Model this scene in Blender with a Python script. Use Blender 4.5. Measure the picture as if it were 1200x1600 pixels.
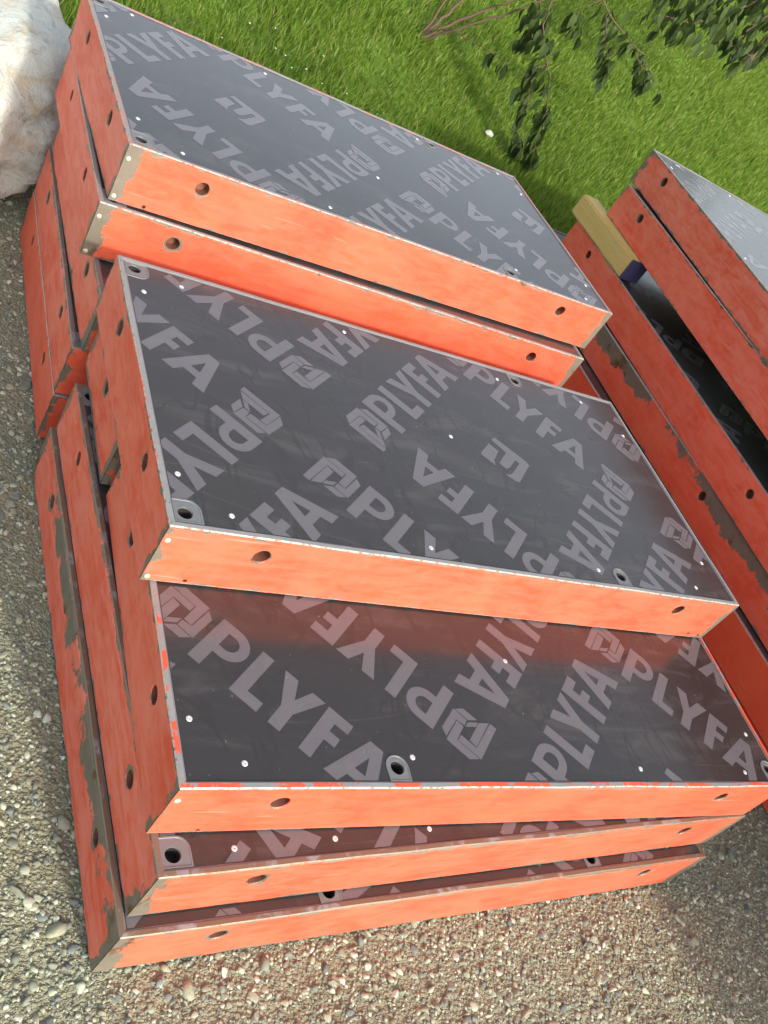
import bpy, bmesh, math, random
import numpy as np
from mathutils import Vector, Matrix, noise
from mathutils.geometry import tessellate_polygon

# ------------------------------------------------------------------ reset
for o in list(bpy.data.objects):
    bpy.data.objects.remove(o, do_unlink=True)
scene = bpy.context.scene
COL = scene.collection
random.seed(7)
RNG = np.random.default_rng(11)

# ------------------------------------------------------------------ camera
CAM = [-0.30710, -0.88280, 1.37070, -0.73220, -0.60770, 0.65310, 1479.15]
cam_data = bpy.data.cameras.new('camera')
cam_obj = bpy.data.objects.new('camera', cam_data)
COL.objects.link(cam_obj)
CAM_ROT = (Matrix.Rotation(CAM[3], 3, 'Z') @ Matrix.Rotation(math.pi / 2 + CAM[4], 3, 'X')
           @ Matrix.Rotation(CAM[5], 3, 'Z'))
cam_obj.matrix_world = Matrix.Translation(CAM[:3]) @ CAM_ROT.to_4x4()
cam_data.sensor_fit = 'VERTICAL'
cam_data.sensor_height = 32.0
cam_data.lens = CAM[6] / 1600.0 * 32.0
cam_data.clip_start = 0.02
cam_data.clip_end = 1000.0
scene.camera = cam_obj
scene.render.resolution_x = 768
scene.render.resolution_y = 1024

# ------------------------------------------------------------------ sky, sun, exposure
LIGHT_DIR = Vector((-0.20, 1.0, -0.54)).normalized()     # the way the sunlight travels
TO_SUN = -LIGHT_DIR
world = bpy.data.worlds.new('World')
scene.world = world
world.use_nodes = True
wn = world.node_tree.nodes
sky_node = wn.new('ShaderNodeTexSky')
sky_node.sky_type = 'NISHITA'
sky_node.sun_disc = False
sky_node.sun_elevation = math.asin(TO_SUN.z)
sky_node.sun_rotation = math.atan2(TO_SUN.x, TO_SUN.y)
sky_node.air_density = 1.0
sky_node.dust_density = 3.0
sky_node.ozone_density = 1.0
wn['Background'].inputs['Strength'].default_value = 0.15
haze_tint = wn.new('ShaderNodeHueSaturation')            # thin high haze: a paler sky all over
haze_tint.inputs['Saturation'].default_value = 0.45
world.node_tree.links.new(sky_node.outputs[0], haze_tint.inputs['Color'])
world.node_tree.links.new(haze_tint.outputs[0], wn['Background'].inputs['Color'])

sun_data = bpy.data.lights.new('sun', 'SUN')
sun_data.energy = 1.9
sun_data.angle = math.radians(2.6)
sun_data.color = (1.0, 0.93, 0.80)
sun_obj = bpy.data.objects.new('sun', sun_data)
COL.objects.link(sun_obj)
sun_obj.rotation_euler = LIGHT_DIR.to_track_quat('-Z', 'Y').to_euler()

scene.view_settings.view_transform = 'Standard'
scene.view_settings.look = 'None'
scene.view_settings.gamma = 1.0
scene.view_settings.use_curve_mapping = False
scene.view_settings.exposure = 1.12

# ------------------------------------------------------------------ helpers
def tag(o, label=None, cat=None, group=None, kind=None):
    if label: o['label'] = label
    if cat: o['category'] = cat
    if group: o['group'] = group
    if kind: o['kind'] = kind
    return o

def empty(name, loc, rz=0.0):
    o = bpy.data.objects.new(name, None)
    COL.objects.link(o)
    o.location = loc
    o.rotation_euler = (0, 0, rz)
    o.empty_display_size = 0.05
    return o

def obj(name, mesh, mat=None, parent=None, smooth=False):
    o = bpy.data.objects.new(name, mesh)
    COL.objects.link(o)
    if mat is not None and not mesh.materials:
        mesh.materials.append(mat)
    if parent is not None:
        o.parent = parent
    if smooth:
        for p in mesh.polygons: p.use_smooth = True
    return o

def mesh_from(name, verts, faces):
    m = bpy.data.meshes.new(name)
    m.from_pydata([tuple(v) for v in verts], [], faces)
    m.update()
    return m

def fast_mesh(name, verts, tris):
    m = bpy.data.meshes.new(name)
    m.vertices.add(len(verts)); m.vertices.foreach_set('co', np.asarray(verts, np.float32).ravel())
    n = len(tris)
    m.loops.add(n * 3); m.loops.foreach_set('vertex_index', np.asarray(tris, np.int32).ravel())
    m.polygons.add(n)
    m.polygons.foreach_set('loop_start', np.arange(0, 3 * n, 3, dtype=np.int32))
    m.polygons.foreach_set('loop_total', np.full(n, 3, dtype=np.int32))
    m.update(calc_edges=True)
    return m

def project(p):
    q = CAM_ROT.transposed() @ (Vector(p) - Vector(CAM[:3]))
    if q.z > -0.01: return None
    return (600 + CAM[6] * q.x / -q.z, 800 - CAM[6] * q.y / -q.z)

ROT_NP = np.array(CAM_ROT)
def project_np(P):
    q = (P - np.array(CAM[:3])) @ ROT_NP
    w = np.maximum(-q[:, 2], 1e-3)
    return 600 + CAM[6] * q[:, 0] / w, 800 - CAM[6] * q[:, 1] / w, -q[:, 2]

# ------------------------------------------------------------------ materials
class NT:
    def __init__(self, name):
        self.m = bpy.data.materials.new(name)
        self.m.use_nodes = True
        self.t = self.m.node_tree
        self.n = self.t.nodes
        self.b = self.n['Principled BSDF']
    def new(self, typ, **kw):
        nd = self.n.new(typ)
        for k, v in kw.items(): setattr(nd, k, v)
        return nd
    def link(self, a, b): self.t.links.new(a, b)
    def val(self, x, sock):
        if isinstance(x, (int, float)): sock.default_value = x
        elif isinstance(x, (tuple, list)):
            sock.default_value = tuple(x) if len(x) == 4 else tuple(x) + (1,)
        else: self.link(x, sock)
    def math(self, op, a, b=None, c=None, clamp=False):
        nd = self.new('ShaderNodeMath', operation=op, use_clamp=clamp)
        self.val(a, nd.inputs[0])
        if b is not None: self.val(b, nd.inputs[1])
        if c is not None: self.val(c, nd.inputs[2])
        return nd.outputs[0]
    def noise(self, vec, scale, detail=4, rough=0.55, dist=0.0, w=None):
        nd = self.new('ShaderNodeTexNoise')
        if w is not None:
            nd.noise_dimensions = '4D'; self.val(w, nd.inputs['W'])
        nd.inputs['Scale'].default_value = scale
        nd.inputs['Detail'].default_value = detail
        nd.inputs['Roughness'].default_value = rough
        nd.inputs['Distortion'].default_value = dist
        if vec is not None: self.link(vec, nd.inputs['Vector'])
        return nd.outputs['Fac']
    def ramp(self, f, stops, interp='LINEAR'):
        nd = self.new('ShaderNodeValToRGB')
        cr = nd.color_ramp; cr.interpolation = interp
        while len(cr.elements) < len(stops): cr.elements.new(0.5)
        for e, (p, c) in zip(cr.elements, stops):
            e.position = p
            e.color = (c, c, c, 1) if isinstance(c, (int, float)) else tuple(c) + (1,)
        self.link(f, nd.inputs['Fac'])
        return nd.outputs['Color']
    def step(self, f, lo, hi):
        nd = self.new('ShaderNodeMapRange', interpolation_type='SMOOTHSTEP')
        self.val(f, nd.inputs['Value'])
        self.val(lo, nd.inputs['From Min']); self.val(hi, nd.inputs['From Max'])
        return nd.outputs['Result']
    def mix(self, f, a, b):
        nd = self.new('ShaderNodeMix', data_type='RGBA')
        self.val(f, nd.inputs[0]); self.val(a, nd.inputs[6]); self.val(b, nd.inputs[7])
        return nd.outputs[2]
    def obj_attr(self, name):
        return self.new('ShaderNodeAttribute', attribute_type='OBJECT', attribute_name=name).outputs['Fac']
    def attr(self, name):
        return self.new('ShaderNodeAttribute', attribute_type='GEOMETRY', attribute_name=name)
    def coord(self, which='Object'):
        return self.new('ShaderNodeTexCoord').outputs[which]
    def scale(self, vec, s):
        nd = self.new('ShaderNodeVectorMath', operation='MULTIPLY')
        self.link(vec, nd.inputs[0]); nd.inputs[1].default_value = s
        return nd.outputs[0]
    def bump(self, height, strength=0.3, dist=0.01, normal=None):
        nd = self.new('ShaderNodeBump')
        nd.inputs['Strength'].default_value = strength
        nd.inputs['Distance'].default_value = dist
        self.link(height, nd.inputs['Height'])
        if normal is not None: self.link(normal, nd.inputs['Normal'])
        return nd.outputs[0]
    def out(self, color=None, rough=None, metal=None, normal=None, spec=None, coat=None):
        for nm, v in (('Base Color', color), ('Roughness', rough), ('Metallic', metal),
                      ('Normal', normal), ('Specular IOR Level', spec), ('Coat Weight', coat)):
            if v is not None: self.val(v, self.b.inputs[nm])
        return self.m

def mat_paint():
    """Weathered orange enamel on steel, worn away near corners, edges and holes."""
    k = NT('orange_paint')
    wear = k.obj_attr('wear'); endw = k.obj_attr('end_wear'); band = k.obj_attr('band'); dirty = k.obj_attr('rust'); seed = k.obj_attr('seed'); fade = k.obj_attr('fade')
    co = k.coord('Object')
    u1 = k.new('ShaderNodeSeparateXYZ'); k.link(k.attr('edge_a').outputs['Vector'], u1.inputs[0])
    u2 = k.new('ShaderNodeSeparateXYZ'); k.link(k.attr('edge_b').outputs['Vector'], u2.inputs[0])
    hw = k.attr('hole_wear').outputs['Fac']
    top = u2.outputs[1]; bot = u1.outputs[1]
    nb = k.noise(co, 26, 6, 0.62, 0.3, seed)
    nf = k.noise(co, 120, 5, 0.6, 0.0, seed)
    nl = k.noise(co, 5, 3, 0.5, 0.0, seed)
    end = k.math('MINIMUM', u1.outputs[0], u2.outputs[0])
    ragged = k.noise(co, 17, 6, 0.7, 0.6, seed)
    end = k.math('MAXIMUM', 0.0, k.math('ADD', end, k.math('MULTIPLY', k.math('SUBTRACT', ragged, 0.48), 0.085)))
    # ends: bare steel some centimetres wide, ragged
    e1 = k.math('MULTIPLY', k.step(end, k.math('ADD', 0.018, k.math('MULTIPLY', endw, 0.034)), 0.0), k.math('ADD', 0.55, k.math('MULTIPLY', endw, 0.75)))
    bandn = k.step(k.noise(co, 2.3, 3, 0.6, 0, seed), 0.36, 0.60)
    e4 = k.math('MULTIPLY', k.math('MULTIPLY', k.step(top, 0.088, 0.015), k.math('MULTIPLY', band, 1.30)), bandn)
    e2 = k.math('MULTIPLY', k.step(top, 0.020, 0.0), 0.62)
    e3 = k.math('MULTIPLY', k.step(bot, 0.016, 0.0), 0.55)
    em = k.math('MAXIMUM', k.math('MAXIMUM', e1, e4), k.math('MAXIMUM', e2, e3))
    em = k.math('MAXIMUM', em, k.math('MULTIPLY', hw, 0.64))
    sm = k.math('ADD', em, k.math('MULTIPLY', k.math('SUBTRACT', nb, 0.5), 1.9))
    sm = k.math('ADD', sm, k.math('MULTIPLY', k.math('SUBTRACT', nl, 0.5), 0.7))
    sm = k.math('ADD', sm, k.math('MULTIPLY', k.math('SUBTRACT', nf, 0.5), 0.45))
    sm = k.math('ADD', sm, k.math('MULTIPLY', k.math('SUBTRACT', wear, 0.42), 1.1))
    mask = k.step(sm, 0.50, 0.60)
    # fine bright line where the sheet is rubbed bare along the very edge
    rub = k.math('MULTIPLY', k.math('MAXIMUM', k.step(top, 0.0022, 0.0014), k.math('MULTIPLY', k.step(bot, 0.0030, 0.0020), 0.35)), k.step(nf, 0.40, 0.50))
    # paint tone
    n1 = k.noise(co, 7, 5, 0.6, 0.6, seed)
    st = k.noise(k.scale(co, (2.2, 2.2, 9)), 4, 6, 0.68, 1.4, seed)
    n3 = k.noise(co, 60, 4, 0.6, 0.0, seed)
    c = k.mix(k.step(n1, 0.25, 0.74), (0.68, 0.100, 0.034), (0.64, 0.070, 0.029))
    chalk = k.math('MULTIPLY', k.step(k.math('ADD', k.math('MULTIPLY', n1, -0.45), k.math('ADD', st, k.math('MULTIPLY', n3, 0.3))), 0.20, 0.60), fade, clamp=True)
    c = k.mix(chalk, c, (0.72, 0.190, 0.130))
    cmb = k.new('ShaderNodeCombineXYZ')
    k.link(k.math('MULTIPLY', u1.outputs[0], 5.0), cmb.inputs[0]); k.link(k.math('MULTIPLY', u1.outputs[1], 130.0), cmb.inputs[1]); k.link(seed, cmb.inputs[2])
    scr = k.math('MULTIPLY', k.step(k.noise(cmb.outputs[0], 1.0, 3, 0.6, 0.15), 0.655, 0.70), k.step(nl, 0.40, 0.58))
    c = k.mix(k.math('MULTIPLY', scr, 0.45), c, (0.62, 0.30, 0.22))
    cmd = k.new('ShaderNodeCombineXYZ')
    k.link(k.math('MULTIPLY', u1.outputs[0], 60.0), cmd.inputs[0]); k.link(k.math('MULTIPLY', u1.outputs[1], 7.0), cmd.inputs[1]); k.link(seed, cmd.inputs[2])
    drip = k.math('MULTIPLY', k.step(k.noise(cmd.outputs[0], 1.0, 4, 0.6, 0.3), 0.62, 0.72), k.step(nb, 0.42, 0.6))
    c = k.mix(k.math('MULTIPLY', drip, 0.30), c, (0.36, 0.10, 0.05))
    speck = k.step(k.noise(co, 210, 2, 0.5, 0, seed), 0.70, 0.76)
    c = k.mix(k.math('MULTIPLY', speck, 0.5), c, (0.16, 0.10, 0.06))
    scuff = k.step(k.noise(k.scale(co, (1, 1, 7)), 16, 5, 0.7, 1.5, seed), 0.60, 0.74)
    c = k.mix(k.math('MULTIPLY', scuff, 0.20), c, (0.40, 0.14, 0.08))
    steel = k.mix(k.noise(co, 40, 5, 0.65, 0.2, seed), (0.125, 0.102, 0.066), (0.240, 0.220, 0.180))
    steel = k.mix(k.step(k.noise(co, 19, 4, 0.6, 0, seed), 0.56, 0.66), steel, (0.13, 0.065, 0.032))
    col = k.mix(mask, c, steel)
    col = k.mix(rub, col, k.mix(dirty, (0.46, 0.43, 0.38), (0.20, 0.165, 0.115)))
    met = k.math('MAXIMUM', k.math('MULTIPLY', mask, 0.25), k.math('MULTIPLY', rub, 0.45))
    rough = k.math('ADD', 0.42, k.math('MULTIPLY', nb, 0.22))
    bh = k.math('SUBTRACT', k.math('MULTIPLY', nl, 1.0), k.math('MULTIPLY', mask, 0.12))
    bh = k.math('ADD', bh, k.math('MULTIPLY', nb, 0.10))
    nrm = k.bump(bh, 0.5, 0.006)
    return k.out(col, rough, met, nrm)

def mat_rim():
    """Top edge of the steel frame: bare grey, with paint or rust by panel."""
    k = NT('steel_rim')
    rust = k.obj_attr('rust'); red = k.obj_attr('red'); seed = k.obj_attr('seed')
    co = k.coord('Object')
    n = k.noise(co, 45, 5, 0.6, 0, seed)
    c = k.mix(n, (0.17, 0.175, 0.18), (0.30, 0.305, 0.31))
    c = k.mix(k.math('MULTIPLY', k.step(k.noise(co, 28, 4, 0.6, 0.4, seed), 0.34, 0.48), rust), c, (0.15, 0.085, 0.048))
    c = k.mix(k.math('MULTIPLY', k.step(k.noise(co, 30, 4, 0.7, 0.4, seed), 0.49, 0.52), red), c, (0.62, 0.085, 0.035))
    c = k.mix(k.step(k.noise(co, 90, 3, 0.6, 0, seed), 0.62, 0.72), c, (0.12, 0.10, 0.08))
    return k.out(c, k.math('ADD', 0.48, k.math('MULTIPLY', n, 0.25)), 0.12, k.bump(n, 0.15, 0.002))

def ply_base(name, c0, c1, sp, marks=1.0):
    k = NT(name)
    co = k.coord('Object')
    seed = k.obj_attr('seed')
    n = k.noise(co, 3.0, 5, 0.6, 0.8, seed)
    streak = k.noise(k.scale(co, (1.0, 4.5, 1)), 2.6, 5, 0.65, 1.6, seed)
    fine = k.noise(co, 300, 3, 0.6, 0, seed)
    c = k.mix(n, c0, c1)
    # dried dirt, finger marks and dust; the grey film also paints in some sky sheen
    dust = k.math('MULTIPLY', k.step(streak, 0.48, 0.72), 0.16)
    c = k.mix(dust, c, (0.17, 0.155, 0.14))
    worn = k.step(k.noise(co, 55, 5, 0.7, 0.3, seed), 0.56, 0.74)
    c = k.mix(k.math('MULTIPLY', worn, 0.30 if marks < 1 else 0.10), c, (0.045, 0.040, 0.042))
    film = k.obj_attr('film')
    c = k.mix(k.math('MULTIPLY', film, k.math('ADD', 0.55, k.math('MULTIPLY', n, 0.6))), c, (0.15, 0.15, 0.15))
    smear = k.step(k.noise(co, 7, 6, 0.7, 2.2, seed), 0.60, 0.70)
    c = k.mix(k.math('MULTIPLY', smear, 0.35 * marks), c, (0.020, 0.017, 0.016))
    c = k.mix(k.math('MULTIPLY', k.step(fine, 0.55, 0.75), sp), c, (0.20, 0.19, 0.18))
    ln = k.math('ABSOLUTE', k.math('SUBTRACT', k.noise(k.scale(co, (0.7, 4.0, 1)), 2.2, 1, 0.4, 0.3, seed), 0.5))
    line = k.math('MULTIPLY', k.step(ln, 0.006, 0.002), k.step(n, 0.45, 0.6))
    c = k.mix(k.math('MULTIPLY', line, 0.10), c, (0.16, 0.15, 0.145))
    ln2 = k.math('ABSOLUTE', k.math('SUBTRACT', k.noise(k.scale(co, (2.4, 1.0, 1)), 2.1, 3, 0.5, 2.0, seed), 0.5))
    line2 = k.math('MULTIPLY', k.step(ln2, 0.030, 0.006), k.step(streak, 0.40, 0.6))
    c = k.mix(k.math('MULTIPLY', line2, 0.45 * marks), c, (0.018, 0.015, 0.015))
    speck = k.step(k.noise(co, 150, 2, 0.5, 0, seed), 0.735, 0.76)
    c = k.mix(k.math('MULTIPLY', speck, 0.30), c, (0.40, 0.36, 0.30))
    rough = k.math('ADD', 0.13, k.math('ADD', k.math('MULTIPLY', streak, 0.10), k.math('MULTIPLY', smear, 0.10)))
    nrm = k.bump(k.noise(co, 900, 2, 0.5), 0.05, 0.0006)
    k.b.inputs['IOR'].default_value = 1.50
    return k.out(c, rough, 0.0, nrm)

def mat_simple(name, color, rough=0.5, metal=0.0, nscale=30, var=0.25, bump=0.1):
    k = NT(name)
    co = k.coord('Object')
    n = k.noise(co, nscale, 5, 0.6)
    a = tuple(x * (1 - var) for x in color); b = tuple(min(1, x * (1 + var)) for x in color)
    return k.out(k.mix(n, a, b), rough, metal, k.bump(n, bump, 0.004))

def mat_gravel_stone():
    k = NT('gravel_stone')
    isl = k.new('ShaderNodeNewGeometry').outputs['Random Per Island']
    c = k.ramp(isl, [(0.0, (0.237, 0.252, 0.182)), (0.16, (0.332, 0.357, 0.264)), (0.34, (0.196, 0.213, 0.166)),
                     (0.48, (0.401, 0.433, 0.328)), (0.60, (0.163, 0.187, 0.158)), (0.70, (0.289, 0.304, 0.211)),
                     (0.80, (0.143, 0.176, 0.171)), (0.87, (0.485, 0.533, 0.435)), (0.93, (0.252, 0.240, 0.171)), (0.97, (0.105, 0.127, 0.123))], 'CONSTANT')
    co = k.coord('Object')
    n = k.noise(co, 160, 4, 0.65)
    c = k.mix(k.step(n, 0.35, 0.75), c, k.mix(0.45, c, (0.147, 0.140, 0.099)))
    return k.out(c, 0.85, 0.0, k.bump(n, 0.4, 0.002))

def mat_gravel_ground():
    k = NT('gravel_ground')
    co = k.coord('Object')
    v = k.new('ShaderNodeTexVoronoi'); v.inputs['Scale'].default_value = 150
    k.link(co, v.inputs['Vector'])
    v2 = k.new('ShaderNodeTexVoronoi'); v2.inputs['Scale'].default_value = 420
    k.link(co, v2.inputs['Vector'])
    sep = k.new('ShaderNodeSeparateColor'); k.link(v.outputs['Color'], sep.inputs[0])
    sep2 = k.new('ShaderNodeSeparateColor'); k.link(v2.outputs['Color'], sep2.inputs[0])
    c = k.ramp(sep.outputs[0], [(0.0, (0.200, 0.204, 0.135)), (0.3, (0.263, 0.275, 0.182)), (0.55, (0.178, 0.190, 0.135)), (0.8, (0.316, 0.334, 0.234)), (0.95, (0.222, 0.210, 0.141))])
    c = k.mix(0.45, c, k.ramp(sep2.outputs[1], [(0, (0.158, 0.161, 0.106)), (1, (0.316, 0.334, 0.234))]))
    big = k.noise(co, 2.2, 5, 0.6)
    c = k.mix(k.step(big, 0.4, 0.7), c, k.mix(0.5, c, (0.232, 0.199, 0.118)))
    h = k.math('ADD', k.math('MULTIPLY', v.outputs['Distance'], -1.0), k.math('MULTIPLY', v2.outputs['Distance'], -0.4))
    return k.out(c, 0.92, 0.0, k.bump(h, 0.9, 0.006))

def mat_grass():
    k = NT('grass_blade')
    isl = k.new('ShaderNodeNewGeometry').outputs['Random Per Island']
    co = k.coord('Object')
    big = k.noise(co, 1.1, 4, 0.6, 0.6)
    c = k.ramp(isl, [(0.0, (0.100, 0.175, 0.016)), (0.35, (0.145, 0.245, 0.024)), (0.7, (0.185, 0.290, 0.034)), (0.93, (0.25, 0.33, 0.065)), (1.0, (0.36, 0.32, 0.12))])
    c = k.mix(k.step(big, 0.55, 0.75), c, k.mix(0.35, c, (0.050, 0.120, 0.020)))
    k.b.inputs['Transmission Weight'].default_value = 0.0
    m = k.out(c, 0.55, 0.0, None, 0.3)
    tr = k.new('ShaderNodeBsdfTranslucent'); k.link(c, tr.inputs['Color'])
    mx = k.new('ShaderNodeMixShader'); mx.inputs[0].default_value = 0.5
    k.link(k.b.outputs[0], mx.inputs[1]); k.link(tr.outputs[0], mx.inputs[2])
    k.link(mx.outputs[0], k.n['Material Output'].inputs['Surface'])
    return m

def mat_lawn_soil():
    k = NT('lawn_soil')
    co = k.coord('Object')
    n = k.noise(co, 14, 6, 0.65); n2 = k.noise(co, 140, 4, 0.7)
    c = k.mix(n, (0.120, 0.220, 0.026), (0.170, 0.285, 0.036))
    c = k.mix(k.step(n2, 0.45, 0.7), c, (0.085, 0.160, 0.020))
    return k.out(c, 0.9, 0.0, k.bump(n2, 0.8, 0.03), 0.2)

def mat_leaf(name, a, b):
    k = NT(name)
    co = k.coord('Object')
    rnd = k.new('ShaderNodeObjectInfo').outputs['Random']
    c = k.mix(rnd, a, b)
    c = k.mix(k.step(k.noise(co, 40, 3), 0.5, 0.7), c, k.mix(0.3, c, (0.12, 0.14, 0.03)))
    m = k.out(c, 0.62, 0.0, k.bump(k.noise(co, 60, 3), 0.3, 0.004), 0.25)
    tr = k.new('ShaderNodeBsdfTranslucent'); k.link(c, tr.inputs['Color'])
    mx = k.new('ShaderNodeMixShader'); mx.inputs[0].default_value = 0.4
    k.link(k.b.outputs[0], mx.inputs[1]); k.link(tr.outputs[0], mx.inputs[2])
    k.link(mx.outputs[0], k.n['Material Output'].inputs['Surface'])
    return m

def mat_rock():
    k = NT('pale_rock')
    co = k.coord('Object')
    n = k.noise(co, 4.5, 8, 0.65, 0.7); n2 = k.noise(co, 22, 7, 0.7, 0.4); n3 = k.noise(k.scale(co, (1, 1, 3)), 7, 6, 0.65, 1.2)
    c = k.mix(n, (0.42, 0.45, 0.41), (0.59, 0.63, 0.59))
    c = k.mix(k.math('MULTIPLY', k.step(n3, 0.50, 0.66), 0.7), c, (0.47, 0.38, 0.235))
    c = k.mix(k.math('MULTIPLY', k.step(n2, 0.52, 0.68), 0.65), c, (0.24, 0.235, 0.20))
    v = k.noise(co, 60, 5, 0.7)
    h = k.math('ADD', k.math('MULTIPLY', n2, 0.6), k.math('ADD', k.math('MULTIPLY', v, 0.2), k.math('MULTIPLY', n3, 0.5)))
    return k.out(c, 0.85, 0.0, k.bump(h, 0.7, 0.035))

def mat_wood_yellow():
    k = NT('yellow_timber')
    co = k.coord('Object')
    g = k.noise(k.scale(co, (22, 1.6, 22)), 3, 6, 0.65, 0.8)
    n = k.noise(co, 9, 5, 0.6)
    c = k.mix(g, (0.46, 0.32, 0.085), (0.64, 0.49, 0.18))
    c = k.mix(k.math('MULTIPLY', k.step(n, 0.52, 0.72), 0.6), c, (0.50, 0.38, 0.15))
    c = k.mix(k.math('MULTIPLY', k.step(k.noise(co, 70, 4, 0.6), 0.64, 0.7), 0.6), c, (0.16, 0.10, 0.03))
    return k.out(c, 0.62, 0.0, k.bump(g, 0.3, 0.003))

M_PAINT = mat_paint()
M_RIM = mat_rim()
M_PLY = ply_base('film_faced_plywood', (0.021, 0.019, 0.019), (0.031, 0.029, 0.029), 0.05)
M_PRINT = ply_base('plywood_print', (0.094, 0.087, 0.096), (0.120, 0.111, 0.122), 0.18, 0.12)
M_SCREW = mat_simple('zinc_screw', (0.62, 0.63, 0.63), 0.42, 0.40, 160, 0.25, 0.2)
M_HOLE_SHADE = mat_simple('recess_shade', (0.022, 0.018, 0.016), 0.8)  # near-black colour paints in the shade down the tie holes
M_PLUG = mat_simple('grey_sleeve', (0.13, 0.135, 0.14), 0.45, 0.0, 60, 0.2, 0.1)
M_HOLE = mat_simple('shaded_rusty_hole', (0.16, 0.060, 0.034), 0.7, 0.0, 90, 0.4, 0.2)  # rust tone darkened, so the shade inside the bolt holes is painted in
M_RIVET = mat_simple('pale_rivet', (0.55, 0.50, 0.38), 0.5, 0.3, 200, 0.15)
M_SEAL = mat_simple('joint_sealant', (0.16, 0.15, 0.155), 0.5, 0.0, 80, 0.2, 0.1)
M_BLUE = mat_simple('blue_paint', (0.040, 0.036, 0.10), 0.5, 0.0, 25, 0.35, 0.2)
M_TIMBER = mat_wood_yellow()
M_STONE = mat_gravel_stone()
M_GROUND = mat_gravel_ground()
M_GRASS = mat_grass()
M_LAWN = mat_lawn_soil()
M_ROCK = mat_rock()
M_LEAF = mat_leaf('shrub_leaf', (0.022, 0.046, 0.012), (0.070, 0.108, 0.024))
M_WEED = mat_leaf('weed_leaf', (0.07, 0.15, 0.02), (0.12, 0.20, 0.03))
M_TWIG = mat_simple('reddish_twig', (0.095, 0.062, 0.036), 0.85, 0.0, 50, 0.35, 0.3)
M_PETAL = mat_simple('white_petal', (0.55, 0.55, 0.47), 0.6, 0.0, 60, 0.08)
M_REED = mat_simple('grey_green_stalk', (0.11, 0.13, 0.07), 0.7, 0.0, 40, 0.3)
M_PINK = mat_simple('reddish_rubble', (0.45, 0.17, 0.11), 0.85, 0.0, 30, 0.35, 0.5)

# ------------------------------------------------------------------ ground
def lawn_edge(x):
    return 1.78 + 0.75 / (1 + math.exp(max(min((x - 0.30) * 14, 60), -60))) + 0.05 * noise.noise((x * 3, 0.3, 0))

def lawn_z(x, y):
    d = y - lawn_edge(x)
    base = -0.05 + 0.09 * min(max(d / 0.25, 0), 1)
    rise = max(d - 0.15, 0) * math.tan(math.radians(13.0))
    if y > 12: rise -= (y - 12) * math.tan(math.radians(13.0)) * 0.75
    return base + rise + 0.025 * noise.noise((x * 1.3, y * 1.3, 1.7)) * min(max(d, 0), 1)

def ground_z(x, y):
    return 0.006 * noise.noise((x * 2.5, y * 2.5, 4.0)) - 0.004

def build_ground():
    xs = np.concatenate([[-150, -40, -10, -3], np.linspace(-1.2, 2.4, 60), [4, 10, 40, 150]])
    ys = np.concatenate([[-150, -40, -10, -3], np.linspace(-1.4, 2.6, 66), [4, 10, 40, 150]])
    v = [(x, y, ground_z(x, y) if abs(x) < 3 and abs(y) < 3 else -0.03) for y in ys for x in xs]
    n = len(xs)
    f = [(j * n + i, j * n + i + 1, (j + 1) * n + i + 1, (j + 1) * n + i) for j in range(len(ys) - 1) for i in range(n - 1)]
    o = obj('gravel_ground', mesh_from('gravel_ground', v, f), M_GROUND, smooth=True)
    tag(o, kind='structure')
    xs = np.concatenate([np.linspace(-40, -2, 20), np.linspace(-1.6, 10, 90), np.linspace(11, 60, 26)])
    ts = np.concatenate([np.linspace(0, 8, 70) ** 1.0, np.linspace(8.5, 60, 30)])
    v = []
    for t in ts:
        for x in xs:
            y = lawn_edge(x) + t
            v.append((x, y, lawn_z(x, y)))
    n = len(xs)
    f = [(j * n + i, j * n + i + 1, (j + 1) * n + i + 1, (j + 1) * n + i) for j in range(len(ts) - 1) for i in range(n - 1)]
    o = obj('lawn', mesh_from('lawn', v, f), M_LAWN, smooth=True)
    tag(o, kind='structure')
build_ground()

# ------------------------------------------------------------------ formwork panels
H = 0.12
RIM = 0.0085
CH = 0.0016
CAP = 0.0965
KW = 0.972

def arc(cx, cy, r, a0, a1, n):
    return [(cx + r * math.cos(math.radians(a0 + (a1 - a0) * i / n)), cy + r * math.sin(math.radians(a0 + (a1 - a0) * i / n))) for i in range(n + 1)]

LOGO = [
    [[-0.0113, 0.0283], [-0.04, 0.0298], [-0.0407, 0.0426], [-0.0244, 0.0445], [-0.0236, 0.0882], [-0.0105, 0.0786]],
    [[-0.0138, 0.0271], [-0.0248, 0.014], [-0.0547, 0.0136], [-0.0416, 0.0279]],
    [[-0.043, 0.0313], [-0.0574, 0.0172], [-0.0581, 0.0279], [-0.0427, 0.0436]],
    [[-0.0589, 0.0163], [-0.0739, 0.0015], [-0.0737, 0.0636], [-0.0589, 0.0611]],
    [[-0.0758, 0.0002], [-0.0891, 0.0002], [-0.0893, 0.0787], [-0.0427, 0.0777], [-0.043, 0.0643], [-0.0744, 0.0652]],
    [[-0.0259, 0.0453], [-0.04, 0.0457], [-0.0413, 0.0785], [-0.0868, 0.0799], [-0.0728, 0.0945], [-0.0259, 0.0934]]]
EMBLEM = [
    [[0.2282, 0.0344], [0.2459, 0.016], [0.2204, -0.0142], [0.2166, -0.0312], [0.1907, -0.0066], [0.1929, -0.0002]],
    [[0.2407, 0.0476], [0.2542, 0.0581], [0.3138, 0.0037], [0.3177, -0.0075], [0.263, -0.0658], [0.2531, -0.0658],
     [0.2323, -0.0509], [0.2457, -0.0493], [0.256, -0.0426], [0.2904, -0.0079], [0.2823, -0.0008], [0.2545, -0.0283],
     [0.2432, -0.0341], [0.2315, -0.0233], [0.2323, -0.0187], [0.2661, 0.0165]]]

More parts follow.
